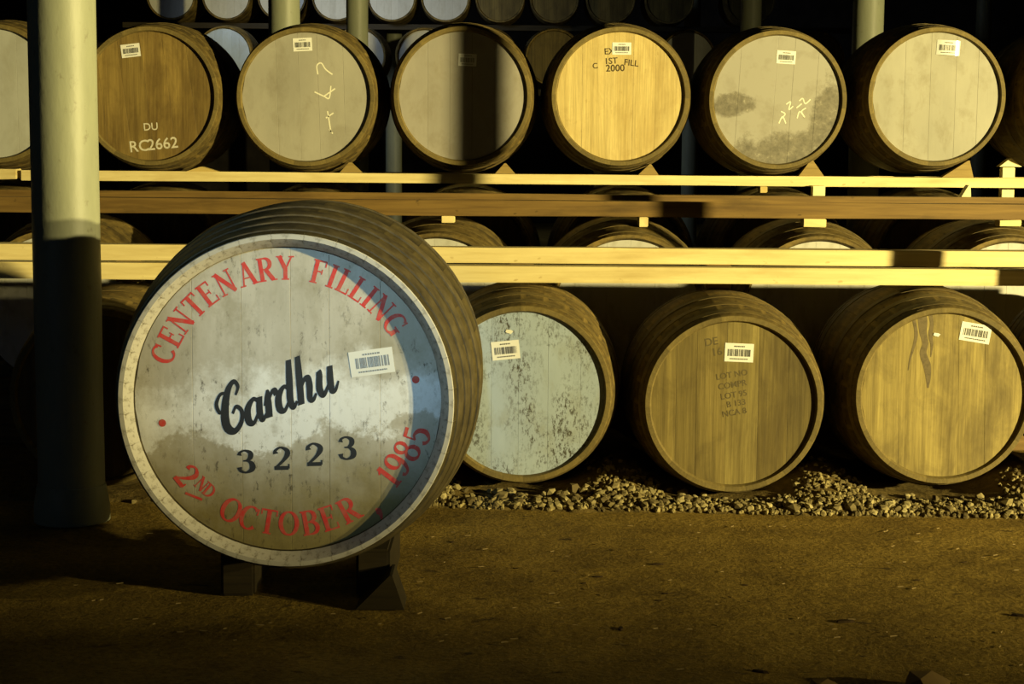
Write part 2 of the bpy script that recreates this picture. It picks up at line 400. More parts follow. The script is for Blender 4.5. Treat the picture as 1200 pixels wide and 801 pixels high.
wb = link('wall_back', box_mesh('wall_back', -14, 16, 31, 31.4, 0, 6, M['wall'], .01)); tag(wb, 'dark stone wall behind the far casks', kind='structure')
# ---------------------------------------------------------------- casks
def prof(t, L, Rc, Rb):
    u = 2*t/L-1
    return Rb-(Rb-Rc)*(abs(u)**1.9)
def stave_mesh(key, L, Rc, Rb, nst, mat, rim=None, depth=.055, bev=.032, m=3, half=False):
    a = PI/nst*.996
    rw = .019 if depth < .03 else .014
    ym = min(bev, depth*.85)
    st = [(0, Rc-.002, Rc-rw), (.003, Rc, Rc-rw-.0015), (ym, prof(ym, L, Rc, Rb), Rc-bev-.004), (depth+.03, prof(depth+.03, L, Rc, Rb), Rc-bev-.006)]
    k = 10
    for i in range(1, k+1):
        y = depth+.03+(L-depth-.03)*i/k
        st.append((y, prof(y, L, Rc, Rb), prof(y, L, Rc, Rb)-.03))
    V, F = [], []
    for (y, ro, ri) in st:
        for i in range(m+1):
            g = -a+2*a*i/m; V.append((ro*math.sin(g), y, ro*math.cos(g)))
        for i in range(m, -1, -1):
            g = -a+2*a*i/m; V.append((ri*math.sin(g), y, ri*math.cos(g)))
    N = 2*(m+1)
    for s in range(len(st)-1):
        for i in range(N):
            F.append((s*N+i, s*N+(i+1) % N, (s+1)*N+(i+1) % N, (s+1)*N+i))
    F.append(tuple(range(N))); F.append(tuple((len(st)-1)*N+i for i in range(N)))
    me = mesh_of(key, V, F, mat, True)
    if rim:
        me.materials.append(rim)
        for p in me.polygons:
            c = p.center
            if c.y < bev*.9 and math.hypot(c.x, c.z) < Rc-.0005: p.material_index = 1
    return me
def lathe(key, pr, nseg, mat):
    V, F = [], []; k = len(pr)
    for i in range(nseg):
        g = 2*PI*i/nseg
        V += [(r*math.sin(g), y, r*math.cos(g)) for (y, r) in pr]
    for i in range(nseg):
        j = (i+1) % nseg
        for q in range(k):
            F.append((i*k+q, i*k+(q+1) % k, j*k+(q+1) % k, j*k+q))
    return mesh_of(key, V, F, mat, True)
def hoop_mesh(key, y0, y1, L, Rc, Rb, mat, nseg=72, th=.002):
    r0, r1 = prof(y0, L, Rc, Rb), prof(y1, L, Rc, Rb)
    return lathe(key, [(y0, r0-.004), (y0, r0+th*.7), (y0+.004, r0+th), (y1-.004, r1+th), (y1, r1+th*.7), (y1, r1-.004)], nseg, mat)
def board_mesh(key, rh, x0, x1, ang, y0, th, mat, gap=.0003):
    """one head board: slice x0..x1 of a disc, its length turned by ang from upright"""
    x0 += gap; x1 -= gap; pts = []; kk = 9
    for i in range(kk+1):
        x = x0+(x1-x0)*i/kk; pts.append((x, math.sqrt(max(rh*rh-x*x, 1e-6))))
    for i in range(kk+1):
        x = x1+(x0-x1)*i/kk; pts.append((x, -math.sqrt(max(rh*rh-x*x, 1e-6))))
    c, s = math.cos(ang), math.sin(ang)
    pts = [(x*c-z*s, x*s+z*c) for x, z in pts]
    N = len(pts); e = .0004
    cx, cz = sum(p[0] for p in pts)/N, sum(p[1] for p in pts)/N
    V = [(cx+(p[0]-cx)*(1-e/.04), y0, cz+(p[1]-cz)*(1-e/.2)) for p in pts]+[(p[0], y0+e, p[1]) for p in pts]+[(p[0], y0+th, p[1]) for p in pts]
    F = [tuple(range(N)), tuple(range(2*N, 3*N))]
    for r in (0, 1):
        for i in range(N):
            j = (i+1) % N; F.append((r*N+i, r*N+j, (r+1)*N+j, (r+1)*N+i))
    return mesh_of(key, V, F, mat)
CACHE = {}
def cached(key, fn):
    if key not in CACHE: CACHE[key] = fn()
    return CACHE[key]
HD = .015          # how deep the head lies behind the rim
def cask(label, x, y, zc, Rc, Rb, L, head_mat, nst=26, seams=None, ang=0.0, stv='stave', hoop='hoop', rim=None,
         detail=2, group=None, yaw=0.0, name='cask', hd=HD, bev=.0215, hoops=None, spin=None, rid=None):
    """detail 2: separate staves, hoops and head boards; 1: body, hoops, boards; 0: body, two hoops, head"""
    root = empty(name, (x, y, zc-Rb), (0, 0, yaw))
    tag(root, label, 'cask', group)
    O = (0, 0, Rb); kid = (round(Rc, 3), round(Rb, 3), round(L, 3), stv, rid or '')
    spin = random.uniform(0, 6.28) if spin is None else spin
    if detail == 2:
        sm = cached(('st', nst)+kid, lambda: stave_mesh('stave', L, Rc, Rb, nst, M[stv], rim, hd, bev))
        for i in range(nst):
            s = link('stave', sm, root, (0, 0, Rb), (0, spin+2*PI*i/nst, 0))
    else:
        def body():
            pr = [(0, Rc-.013), (0, Rc)]+[(L*i/14, prof(L*i/14, L, Rc, Rb)) for i in range(1, 15)]+[(L, Rc-.03), (hd+.02, Rc-bev-.004), (bev, Rc-bev-.004)]
            return lathe('body', pr, 56, M[stv])
        link('body', cached(('bd',)+kid, body), root, O)
    hs = hoops or [(.045, .085), (.16, .20), (.30, .34), (.60, .64), (.74, .78), (.86, .90)]
    if detail == 0: hs = [(.045, .085), (.22, .27)]
    for q, (a, b) in enumerate(hs):
        hm = cached(('hp', q, hoop, tuple(hs))+kid, lambda: hoop_mesh('hoop', a*L, b*L, L, Rc, Rb, M[hoop], 72 if detail else 48, .0055 if rid else .002))
        link('hoop', hm, root, O)
    rh = Rc-bev-.003
    if seams is None:
        k = 6; seams = [rh*(2*(i+random.uniform(-.18, .18))/k-1) for i in range(1, k)]
    else: seams = [s*rh for s in seams]
    ed = [-rh*.9995]+list(seams)+[rh*.9995]
    for i in range(len(ed)-1):
        bmh = board_mesh('head_board', rh, ed[i], ed[i+1], ang, hd+random.uniform(-.0002, .0002), .02, head_mat[i % len(head_mat)] if isinstance(head_mat, (list, tuple)) else head_mat)
        link('head_board', bmh, root, O)
    # back head
    bk = cached(('bk',)+kid, lambda: board_mesh('back_head', Rc-.034, -(Rc-.035), Rc-.035, 0, L-.05, .02, M[stv]))
    link('back_head', bk, root, O)
    root['hd'] = hd
    return root, O, hd
def sticker(cq, px_w, px_h, x, z, rot, bars=18, bow=0.0, ink='ink', zone=(.10, .90, .30, .68)):
    """white barcode label stuck on the head: local x, z from the head centre (metres)"""
    root, O, hd = cq; Wd, H = px_w, px_h; k = 10
    V, F = [], []
    def yy(u): return -bow*(1-u*u)
    for i in range(k+1):
        u = -1+2*i/k
        for zz_ in (-H/2, H/2):
            V.append((u*Wd/2, yy(u), zz_)); V.append((u*Wd/2, yy(u)+.0006+bow*.0, zz_))
    for i in range(k):
        a = i*4; b = a+4
        F += [(a, b, b+2, a+2), (a+1, a+3, b+3, b+1), (a, a+1, b+1, b), (a+2, b+2, b+3, a+3)]
    F += [(0, 2, 3, 1), (k*4, k*4+1, k*4+3, k*4+2)]
    o = link('barcode_label', mesh_of('barcode_label', V, F, M['label'], bow > 0), root, (x, hd-.0014, Rb_of(root)+z), (0, -rot, 0))
    q = []; X0, X1, Z0, Z1 = zone
    xx = X0
    rr = random.Random(int(abs(x*1000))+bars)
    while xx < X1:
        bw = rr.choice((.012, .018, .03)); q.append([((xx-.5)*Wd, (Z0-.5)*H), ((min(xx+bw, X1)-.5)*Wd, (Z0-.5)*H), ((min(xx+bw, X1)-.5)*Wd, (Z1-.5)*H), ((xx-.5)*Wd, (Z1-.5)*H)])
        xx += bw+rr.choice((.012, .016, .03))
    def bar(x0, x1, z0, z1): q.append([((x0-.5)*Wd, (z0-.5)*H), ((x1-.5)*Wd, (z0-.5)*H), ((x1-.5)*Wd, (z1-.5)*H), ((x0-.5)*Wd, (z1-.5)*H)])
    xx = .18
    while xx < .82:
        l = rr.uniform(.02, .05); bar(xx, xx+l, .13, .19); xx += l+.015
    xx = .32
    while xx < .68:
        l = rr.uniform(.03, .06); bar(xx, xx+l, .80, .87); xx += l+.02
    m = flat_mesh('barcode', q, -.0006, M[ink])
    if bow:
        for v in m.vertices: v.co.y += yy(v.co.x/(Wd/2))
    link('barcode', m, o)
    return o
def Rb_of(root):
    return max(c.location.z for c in root.children)
def paint_on(cq, name, quads, mat, dy=.0006):
    root, O, hd = cq
    return link(name, poly_mesh(name, quads, hd-dy, M[mat]), root, (0, 0, O[2]))
# ---- the large lettered cask
BY = 4.52
bc = at(335, 471, BY)
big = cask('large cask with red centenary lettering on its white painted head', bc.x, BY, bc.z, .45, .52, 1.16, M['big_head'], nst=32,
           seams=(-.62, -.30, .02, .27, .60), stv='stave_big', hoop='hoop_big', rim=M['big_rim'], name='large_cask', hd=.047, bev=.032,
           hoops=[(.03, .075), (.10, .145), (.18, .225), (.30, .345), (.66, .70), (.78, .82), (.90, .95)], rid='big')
K = (BY+.047)/FPX            # metres per pixel on this head
bh = at(335, 471, BY+.047)
OX, OZ = 0, 0
def glyph(ch, ang_deg, rad, size, flip=False, wid=1.0):
    wd, fn = GLY[ch]; a = math.radians(ang_deg)
    cx, cz = rad*math.cos(a)*K, rad*math.sin(a)*K
    rot = a-PI/2 if not flip else a+PI/2
    q = fn(); q = [[(x, y-.5) for x, y in p] for p in q]
    return xf(q, size*K, rot, cx, cz, 0, wd/2, wid)
for ch, a in zip('CENTENARYFILLING', (160, 151.6, 143.3, 134.6, 126.8, 117.6, 107.6, 99.0, 90.6, 76.2, 69.9, 64.0, 57.2, 51.6, 44.6, 35.6)):
    paint_on(big, 'red_letter', glyph(ch, a, 156, 28, wid=.92), 'red')
for ch, a, sz, rad in (('2', 217.5, 30, 152), ('N', 224.8, 16, 145), ('D', 229.6, 16, 145), ('O', 243, 30, 150), ('C', 251.6, 30, 150), ('T', 260.6, 30, 149), ('O', 270.2, 30, 149),
                       ('B', 280, 30, 150), ('E', 288.6, 30, 150), ('R', 298.6, 30, 150), (',', 308.5, 44, 152), ('1', 322.6, 32, 150), ('9', 329.6, 32, 150), ('8', 337.2, 32, 153), ('5', 344.8, 32, 158)):
    paint_on(big, 'red_letter', glyph(ch, a, rad, sz, True, wid=.95), 'red')
for (dx, dz) in ((-149, -29), (151, 25)):
    c0 = [(dx*K+4.5*K*math.cos(2*PI*i/16), dz*K+4.5*K*math.sin(2*PI*i/16)) for i in range(16)]
    paint_on(big, 'red_dot', [c0], 'red')
paint_on(big, 'red_dash', xf(ln(212, 0, 232, -8, 3), K, 0, -335*K, (471-584)*K), 'red')      # below the small letters
for i, (px, py) in enumerate(((285, 545.5), (327.5, 541.5), (366.5, 536.5), (405, 528.5))):
    q = GLY['3223'[i]][1](); q = [[(x, y-.5) for x, y in p] for p in q]
    paint_on(big, 'black_numeral', xf(q, 28*K, .03, (px-335)*K, (471-py)*K, 0, .33, 1.15), 'black_paint', .0007)
# the word climbs to the right
def bolder(q, k):
    out = []
    for p in q:
        cx_, cy_ = sum(a for a, _ in p)/4, sum(b for _, b in p)/4
        # widen across the stroke only: points 0,3 and 1,2 lie opposite each other
        (a, b, c, d) = p
        def ex(u, v): m = ((u[0]+v[0])/2, (u[1]+v[1])/2); return (m[0]+(u[0]-m[0])*k, m[1]+(u[1]-m[1])*k), (m[0]+(v[0]-m[0])*k, m[1]+(v[1]-m[1])*k)
        a, d = ex(a, d); b, c = ex(b, c); out.append([a, b, c, d])
    return out
for ox, fn in SCRIPT:
    q = [[(x+ox, y) for x, y in p] for p in bolder(fn(), 1.25)]
    paint_on(big, 'script_letter', xf(q, 27.5*K, math.radians(22.5), (254-335)*K, (471-517)*K, .30, 0.0, .87), 'black_paint', .0007)
sticker(big, 52*K, 30*K, (434-335)*K, (471-425.5)*K, math.radians(8), ink='ink_grey', zone=(.14, .90, .30, .72))
# ---- front row on the gravel
wood_L2 = wood_head_mat('head_wood_olive', (.085, .065, .028), (.20, .158, .072), 0, (.05, .035, .015), .45, .20)
wood_L2p = wood_head_mat('head_wood_olive_pale', (.175, .138, .064), (.34, .28, .135), 0, (.05, .035, .015), .3, .05)
wood_L2m = wood_head_mat('head_wood_olive_mid', (.13, .10, .045), (.27, .215, .10), 0, (.05, .035, .015), .5, .08)
wood_L3 = wood_head_mat('head_wood_tan', (.21, .165, .075), (.42, .345, .17), 0, (.07, .05, .025), .55, .08)
blue_L1 = paint_head_mat('head_pale_blue', (.37, .45, .55), (.24, .24, .17), .5, 11, 1.0, (.06, .055, .04), (1.3, 0, .4))
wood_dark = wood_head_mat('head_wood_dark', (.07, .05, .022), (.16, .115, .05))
LY = 6.25
def lcask(label, px, py, mat, **kw):
    p = at(px, py, LY); return cask(label, p.x, LY, p.z, .33, .385, .9, mat, rim=M['rim'], **kw), p
kL = (LY+HD)/FPX
L1, p1 = lcask('cask with a scuffed pale blue painted head on the gravel', 612, 462, blue_L1, spin=.1)
L2, p2 = lcask('cask with an olive brown board head and two pale boards, on the gravel', 860, 473.5, [wood_L2m, wood_L2, wood_L2m, wood_L2p, wood_L2, wood_L2], seams=(-.70, -.45, -.09, .30, .66), spin=.2)
L3, p3 = lcask('cask with a tan wooden head streaked by a dark drip, on the gravel', 1107, 464, wood_L3, seams=(-.55, -.12, .18, .50), ang=.03, spin=.3)
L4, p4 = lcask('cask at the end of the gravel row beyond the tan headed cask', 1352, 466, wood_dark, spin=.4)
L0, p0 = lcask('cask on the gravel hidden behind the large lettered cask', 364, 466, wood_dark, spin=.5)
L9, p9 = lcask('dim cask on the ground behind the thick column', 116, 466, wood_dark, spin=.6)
sticker(L1, 33*kL, 22*kL, (592-612)*kL, (462-410)*kL, math.radians(6))
sticker(L2, 34*kL, 22*kL, (865.5-860)*kL, (473.5-412.5)*kL, math.radians(-2))
sticker(L3, 36*kL, 22*kL, (1142-1107)*kL, (464-389)*kL, math.radians(-9))
# torn paper scraps left on two heads
def scrap(cq, x, z, s, mat='label'):
    q = [(x+s*math.cos(a)*r, z+s*math.sin(a)*r*.6) for a, r in ((.2, 1), (1.1, .8), (2.2, 1.1), (3.3, .9), (4.0, .7), (5.2, 1.0))]
    return paint_on(cq, 'paper_scrap', [q], mat, .003)
scrap(L1, (596-612)*kL, (462-388)*kL, 5*kL, 'chalk'); scrap(L3, (1096-1107)*kL, (464-391.5)*kL, 4.5*kL)
# dark drip on the tan head
drip = []
for pts in (((1076, 362, 8), (1079, 374, 11), (1080, 388, 9), (1083, 402, 7), (1081, 414, 8), (1086, 428, 9), (1088, 442, 6), (1088, 455, 2)),
            ((1087, 364, 5), (1090, 378, 4), (1089, 392, 5), (1091, 404, 3), (1090, 418, 1)), ((1068, 372, 3), (1072, 390, 4), (1070, 404, 3), (1066, 420, 2), (1064, 434, 1))):
    drip += ribbon(catmull([((x-1107)*kL, (464-y)*kL, w_*kL) for x, y, w_ in pts]))
M['drip'] = plain('dark_drip', (.15, .115, .055), .6, .3, .7)
paint_on(L3, 'drip_stain', drip, 'drip', .0005)
for t, px, py, sz in (('DE', 833, 404, 13), ('16', 840, 416, 13), ('LOT NO', 858, 442, 10), ('COMPR', 859, 454, 10), ('LOT 95', 861, 466, 10), ('B 133', 864, 476, 10), ('NCA 8', 862, 487, 10)):
    paint_on(L2, 'stencil_word', xf(font_quads(t, sz*kL), 1, math.radians(10), (px-860)*kL, (473.5-py)*kL), 'stencil_faint')
# ---- row behind it, white heads showing above the pale rails
MY = 7.35
white_M = paint_head_mat('head_dull_white', (.52, .51, .46), (.22, .19, .11), .5, 12)
M_LAB = {63: 'white headed cask behind the thick column, under the brown beam', 287: 'white headed cask hidden behind the large lettered cask, under the brown beam',
         511: 'dull white headed cask above the pale blue headed cask, small block on it', 735: 'dull white headed cask seen over the gap beside the pale blue head',
         959: 'dull white headed cask seen over the gap between olive and tan heads', 1183: 'dull white headed cask behind the shadowed end of the pale rails',
         1407: 'white headed cask past the end of the gravel row'}
for px in (63, 287, 511, 735, 959, 1183, 1407):
    p = at(px, 373, MY)
    cask(M_LAB[px], p.x, MY, .62, .34, .402, .9, white_M, detail=1,
         group='white headed casks of the row behind the pale rails')
# ---- row behind that: only the tops show under the upper pale rail
NY = 8.45
for px in (20, 197, 373, 549, 726, 903, 1079, 1256, 1433):
    p = at(px, 300, NY+.4)
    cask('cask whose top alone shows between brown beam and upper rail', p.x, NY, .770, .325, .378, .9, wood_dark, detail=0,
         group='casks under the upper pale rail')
# ---- upper row
UY = 8.14; kU = (UY+HD)/FPX
grey_a = paint_head_mat('head_grey_a', (.37, .355, .30), (.17, .14, .085), .40, 9, loc=(2.2, 0, 0))
grey_b = paint_head_mat('head_grey_b', (.33, .31, .27), (.17, .14, .085), .40, 10, loc=(5.2, 0, 1))
grey_0 = paint_head_mat('head_grey_c', (.42, .43, .40), (.2, .17, .1), .3, 8, loc=(7.2, 0, 1))
cream = paint_head_mat('head_cream', (.37, .355, .29), (.20, .17, .10), .5, 13, loc=(3.4, 0, 2), rough=.4)
wood_U1 = wood_head_mat('head_wood_brown', (.15, .10, .040), (.31, .225, .095), 0.12, (.06, .035, .012), .5, .12)
wood_U4 = wood_head_mat('head_wood_gold', (.54, .43, .25), (.70, .58, .38), 0.0, (.30, .20, .08), .35, .05, .35)
# patched grey head: bare dark wood where the paint is rubbed off
n = NT('head_patched_grey')
v = n.co((1, 1, 1)); X, Y_, Z = n.sep(v)
wob = n.math('MULTIPLY_ADD', n.noise(v, 8, 8, .7), .30, -.15)
def blob(cx, cz, rx, rz):
    a = n.math('DIVIDE', n.math('SUBTRACT', X, cx), rx); b = n.math('DIVIDE', n.math('SUBTRACT', Z, cz), rz)
    dd = n.math('ADD', n.math('ADD', n.math('MULTIPLY', a, a), n.math('MULTIPLY', b, b)), n.math('MULTIPLY', wob, 9.0))
    return n.ramp(dd, [(.62, 1.0), (1.15, 0.0)])
k1 = blob(-.215, -.02, .13, .060); k2 = blob(.02, -.30, .30, .16); k3 = blob(.25, -.10, .10, .24)
mk = n.math('MAXIMUM', n.sep(k1)[0], n.math('MAXIMUM', n.sep(k2)[0], n.sep(k3)[0]))
fl_ = n.ramp(n.noise(v, 40, 6, .7), [(.35, (.10, .09, .065)), (.62, (.20, .18, .135)), (.72, (.42, .40, .33))])
gc = n.mix(n.ramp(n.noise(v, 12, 6, .65), [(.5, 0.0), (.75, .5)]), (.34, .325, .28), (.21, .185, .135))
patched = n.done(n.mix(n.math('MULTIPLY', mk, .9), gc, fl_), .5, .4)
def ucask(label, px, py, mat, **kw):
    p = at(px, py, UY); return cask(label, p.x, UY, p.z, .326, .3675, .9, mat, rim=M['rim'], **kw), p
U0, _ = ucask('cask with a smooth grey head on the upper rail beside the thick column', -8, 109.5, grey_0, spin=.1)
U1, _ = ucask('cask with a brown board head stencilled in white on the upper rail', 175, 112.5, wood_U1, seams=(-.75, -.4, -.05, .3, .66), ang=.12, spin=.2)
U2, _ = ucask('cask with a grey painted head chalked with a sideways mark', 358, 113.5, grey_a, seams=(-.45, -.1, .2, .6), ang=.03, spin=.3)
U3, _ = ucask('cask with a plain taupe grey head crossed by a post shadow', 542, 112.5, grey_b, seams=(-.55, -.2, .15, .5), spin=.4)
U4, _ = ucask('cask with a golden new wood head stencilled in black', 727, 113, wood_U4, seams=(-.6, -.2, .2, .55), spin=.5)
U5, _ = ucask('cask with a grey head rubbed bare in dark patches', 911.5, 117, patched, seams=(-.62, -.05, .22, .6), ang=-.05, spin=.6)
U6, _ = ucask('cask with a cream painted head and a glinting label', 1098, 113.5, cream, seams=(-.5, -.1, .3, .65), spin=.7)
for i in range(4):
    ucask('plain cask on the upper rail beyond the cream headed cask', 1284+187*i, 113, grey_b, detail=1, group='casks on the upper rail beyond the cream headed cask')
def usk(cq, c, px, py, wpx, hpx, rot, **kw): return sticker(cq, wpx*kU, hpx*kU, (px-c[0])*kU, (c[1]-py)*kU, math.radians(rot), **kw)
usk(U1, (178, 115), 156.5, 63, 22, 15, 7); usk(U2, (357, 115), 353.5, 55, 22, 15, 3); usk(U3, (542, 112.5), 547.5, 71, 21, 14, -2)
usk(U4, (727, 113), 728, 58, 22, 14, 0); usk(U5, (911.5, 117), 920.5, 68, 22, 15, -3); usk(U6, (1098, 113.5), 1110, 57, 27, 17, -3, bow=.0105)
def utext(cq, c, items, mat, name='stencil_lettering'):
    for t, px, py, sz, rot in items:
        paint_on(cq, 'stencil_word', xf(font_quads(t, sz*kU), 1, math.radians(rot), (px-c[0])*kU, (c[1]-py)*kU), mat)
utext(U1, (178, 115), (('RC', 165, 178.5, 18, 6), ('2662', 192.5, 175.5, 18, 6), ('DU', 178.5, 154, 12, 4)), 'white_stencil')
utext(U4, (727, 113), (('EX', 714, 64.5, 10, 4), ('C', 698, 81, 9, 10), ('1ST', 716, 75.5, 10, 4), ('FILL', 739, 77.5, 10, -6), ('2000', 721, 84, 11, 2)), 'stencil')
def chalk(cq, c, lines, wpx=1.6):
    for l in lines:
        paint_on(cq, 'chalk_mark', ribbon(catmull([((x-c[0])*kU, (c[1]-y)*kU, wpx*kU) for x, y in l], 5)), 'chalk')
chalk(U2, (357, 115), ([(371, 89), (370, 79), (375, 76), (380, 83), (388, 89)], [(367, 109), (378, 114), (384, 116), (386, 102)], [(378, 114), (391, 105)], [(382, 131), (386, 156)], [(380, 139), (389, 133)], [(388, 157), (384, 152)]))
chalk(U5, (911.5, 117), ([(914, 144), (918, 136), (922, 144)], [(916, 130), (921, 133), (917, 138)], [(922, 122), (927, 119), (925, 128), (930, 124)], [(935, 138), (938, 130), (944, 137), (940, 130), (945, 126)], [(937, 118), (941, 115), (944, 121), (950, 116)], [(934, 126), (940, 121)]), 1.4)
# ---- far stack
far_g = paint_head_mat('far_grey', (.50, .50, .47), (.2, .18, .12), .3, 9)
far_w = wood_head_mat('far_wood', (.10, .075, .03), (.2, .155, .07))
far_b = paint_head_mat('far_blue', (.36, .45, .62), (.2, .18, .12), .3, 9)
GY = 20.0
for px, mt, lab in ((186, far_g, 0), (262, far_b, 1), (342, far_g, 0), (419, far_g, 0), (497, far_g, 0), (572, far_g, 0), (649, far_w, 2), (726, far_w, 2), (806, far_g, 0), (882, far_w, 2), (957, far_w, 2)):
    p = at(px, 67, GY)
    cask(('cask with a pale grey head on the lower tier of the far stack', 'cask with a sky blue head on the lower tier of the far stack', 'cask with a dull wooden head on the lower tier of the far stack')[lab],
         p.x, GY, 2.38, .325, .362, .9, mt, detail=0, group='casks on the lower tier of the far stack')
FY = 20.6
for i, px in enumerate((200, 265, 330, 394, 459, 522, 586, 650, 716, 785, 880)):
    p = at(px, -3, FY*1.09)
    mt = far_g if i < 6 else far_w
    cask('cask with a pale grey head on the top tier of the far stack' if i < 6 else 'cask with a dark wooden head on the top tier of the far stack',
         p.x, FY*1.09, 3.27, .315, .335, .9, mt, detail=0, group='casks on the top tier of the far stack')
# ---------------------------------------------------------------- rails, beams, blocks
def rail(label, x0, x1, y0, y1, z0, z1, mat='pale_timber', group=None, nm='rack_rail', nseg=14, jit=.0018):
    cx = (x0+x1)/2
    o = link(nm, box_mesh(nm, x0-cx, x1-cx, 0, y1-y0, 0, z1-z0, M[mat], .003, nseg, jit), None, (cx, y0, z0))
    return tag(o, label, 'timber', group)
def zt(px, py, Y): return at(px, py, Y).z
# lower pair, lying on the front row
zb0, zb1 = zt(600, 331, 6.50), zt(600, 311.5, 6.50)
ltop = .80
rail('thick pale timber rail lying on the front row of casks', -3.1, 3.0, 6.50, 6.60, zb0, zb1)
za0 = zt(600, 308.5, 6.77)
rail('pale timber rail set back behind and just above the lower rail', -3.1, 3.0, 6.77, 6.87, za0, zt(600, 290, 6.77))
for pl, what in ((p1, 'pale blue headed cask'), (p2, 'olive headed cask'), (p3, 'tan headed cask'), (p0, 'cask hidden by the large one'), (p9, 'dim cask behind the column')):
    o = link('spacer_block', box_mesh('spacer_block', -.05, .05, 0, .08, 0, za0-(pl.z+.387)-.001, M['brown_timber'], .003, 1, .001), None, (pl.x, 6.78, pl.z+.387))
    tag(o, 'brown block under the set back rail on the '+what, 'block')
# brown beam pair on the row behind
rail('brown weathered beam across the white headed casks', -3.3, 3.2, 7.45, 7.55, zt(600, 253, 7.45), zt(600, 235, 7.45), 'brown_timber')
rail('brown plank standing behind the weathered brown beam', -3.3, 3.2, 7.62, 7.67, 1.03, zt(600, 227, 7.62), 'brown_timber')
# upper rails
zd0, zd1 = zt(600, 215.5, 8.24), zt(600, 204, 8.24)
xj = at(21, 200, 8.24).x
rail('pale timber rail under the upper row of stencilled and grey casks', xj+.012, 5.4, 8.24, 8.33, zd0, zd1)
rail('short pale rail continuing past the thick column under the grey cask', -3.4, xj-.008, 8.24, 8.33, zd0+.004, zd1+.006)
rail('pale rail under the back ends of the upper row of casks', -3.4, 5.4, 8.80, 8.88, zd0, zd1-.004)
# low bearers under the two hidden rows
for yy_, zz_, nm_ in ((7.52, .218, 'low bearer beam under the fronts of the white headed casks'), (8.02, .218, 'low bearer beam under the backs of the white headed casks')):
    rail(nm_, -3.2, 3.2, yy_, yy_+.12, 0, zz_, 'brown_timber')
for yy_, zz_, nm_ in ((8.62, .39, 'deep bearer beam under the fronts of the hidden third row'), (9.06, .39, 'deep bearer beam under the backs of the hidden third row')):
    rail(nm_, -3.2, 3.2, yy_, yy_+.12, 0, zz_, 'brown_timber')
# far stack rails and their posts
rail('rail carrying the lower tier of the far stack', -5.0, 4.6, 20.2, 20.32, 1.95, 2.02, 'dark_timber', nseg=8)
rail('rail carrying the top tier of the far stack', -5.0, 4.6, 22.6, 22.72, 2.86, 2.93, 'dark_timber', nseg=8)
for x, h, y in ((-4.6, 1.94, 20.26), (-2.3, 1.93, 20.26), (-.45, 1.93, 20.26), (1.1, 1.93, 20.26), (3.1, 1.93, 20.26), (-4.6, 2.86, 22.66), (-2.3, 2.86, 22.66), (1.1, 2.86, 22.66), (3.1, 2.86, 22.66)):
    o = link('rack_post', box_mesh('rack_post', -.05, .05, -.05, .05, 0, h, M['dark_timber'], .004), None, (x, y, 0))
    tag(o, 'dark wooden post under the far stack rails', 'post', 'posts of the far stack')
# wedges beside the upper casks
def wedge(label, xl, xr, xa, y, z, h, dep, mat='block_timber', nm='chock', cat='chock'):
    """triangular chock: base xl..xr, apex at xa"""
    V = [(xl, 0, 0), (xr, 0, 0), (xa+.004, 0, h), (xa-.004, 0, h), (xl, dep, 0), (xr, dep, 0), (xa+.004, dep, h), (xa-.004, dep, h)]
    cx = (xl+xr)/2; V = [(a-cx, b, c) for a, b, c in V]
    F = [(0, 1, 2, 3), (5, 4, 7, 6), (0, 4, 5, 1), (1, 5, 6, 2), (2, 6, 7, 3), (3, 7, 4, 0)]
    o = link(nm, mesh_of(nm, V, F, M[mat]), None, (cx, y, z)); return tag(o, label, cat)
for lab, a, b, c, top in (('low wedge beside the brown stencilled cask', 218, 256, 236, 196), ('small wedge beside the chalked grey cask', 398, 424, 410, 191), ('small wedge beside the taupe grey cask', 580, 604, 592, 192),
                     ('small wedge beside the golden headed cask', 748, 772, 762, 193), ('tall triangular wedge beside the patched grey cask', 936, 966, 951, 188), ('tall triangular wedge beside the cream headed cask', 1104, 1141, 1135, 189)):
    Yw = 8.255
    wedge(lab, at(a, 203, Yw).x, at(b, 203, Yw).x, at(c, 203, Yw).x, Yw, zd1+.001, zt(c, top, Yw)-zt(c, 204.5+(c-600)*.0079, Yw), .06, 'block_timber' if a < 250 else 'chock_timber')
def block(label, pa, pb, Y, z0, z1, dep=.06, mat='block_timber', nm='spacer_block', rot=0.0):
    xa, xb = at(pa, 240, Y).x, at(pb, 240, Y).x; cx = (xa+xb)/2
    o = link(nm, box_mesh(nm, xa-cx, xb-cx, 0, dep, 0, z1-z0, M[mat], .003, 1, .002), None, (cx, Y, z0), (0, 0, rot)); return tag(o, label, 'block')
zc0 = zt(600, 253, 7.45)
for lab, a, b, lo in (('small pale block under the brown beam near the large cask', 517, 533, 261), ('narrow pale block under the brown beam above a white head', 749, 760, 265.5),
                  ('broad pale block under the brown beam, tapering', 942, 969, 266), ('broad pale block at the end of the brown beam', 1172, 1198, 265)):
    block(lab, a, b, 7.46, zt((a+b)/2, lo, 7.46), zc0-.002-0*1, .07, 'pale_timber', rot=.0)
zp = zt(600, 227, 7.62)
block('white spacer block between brown plank and upper rail', 951.7, 966.7, 8.19, zt(960, 236, 8.19), zd0+.004, .045, 'white_block')
block('small orange block under the upper rail beside the white spacer', 890, 899, 8.26, zt(895, 226, 8.26), zd0-.001, .06, 'block_timber')
block('tall white upright behind the end of the upper rail', 1173, 1188, 8.345, zt(1180, 242, 8.345), zt(1180, 196.5, 8.345), .05, 'white_block')
pw = at(1184, 196, 8.345)
wedge('white pointed wedge on top of the tall white upright', at(1171, 196, 8.345).x, at(1197, 196, 8.345).x, at(1184, 196, 8.345).x, 8.34, pw.z+.003, .04, .06, 'white_block')
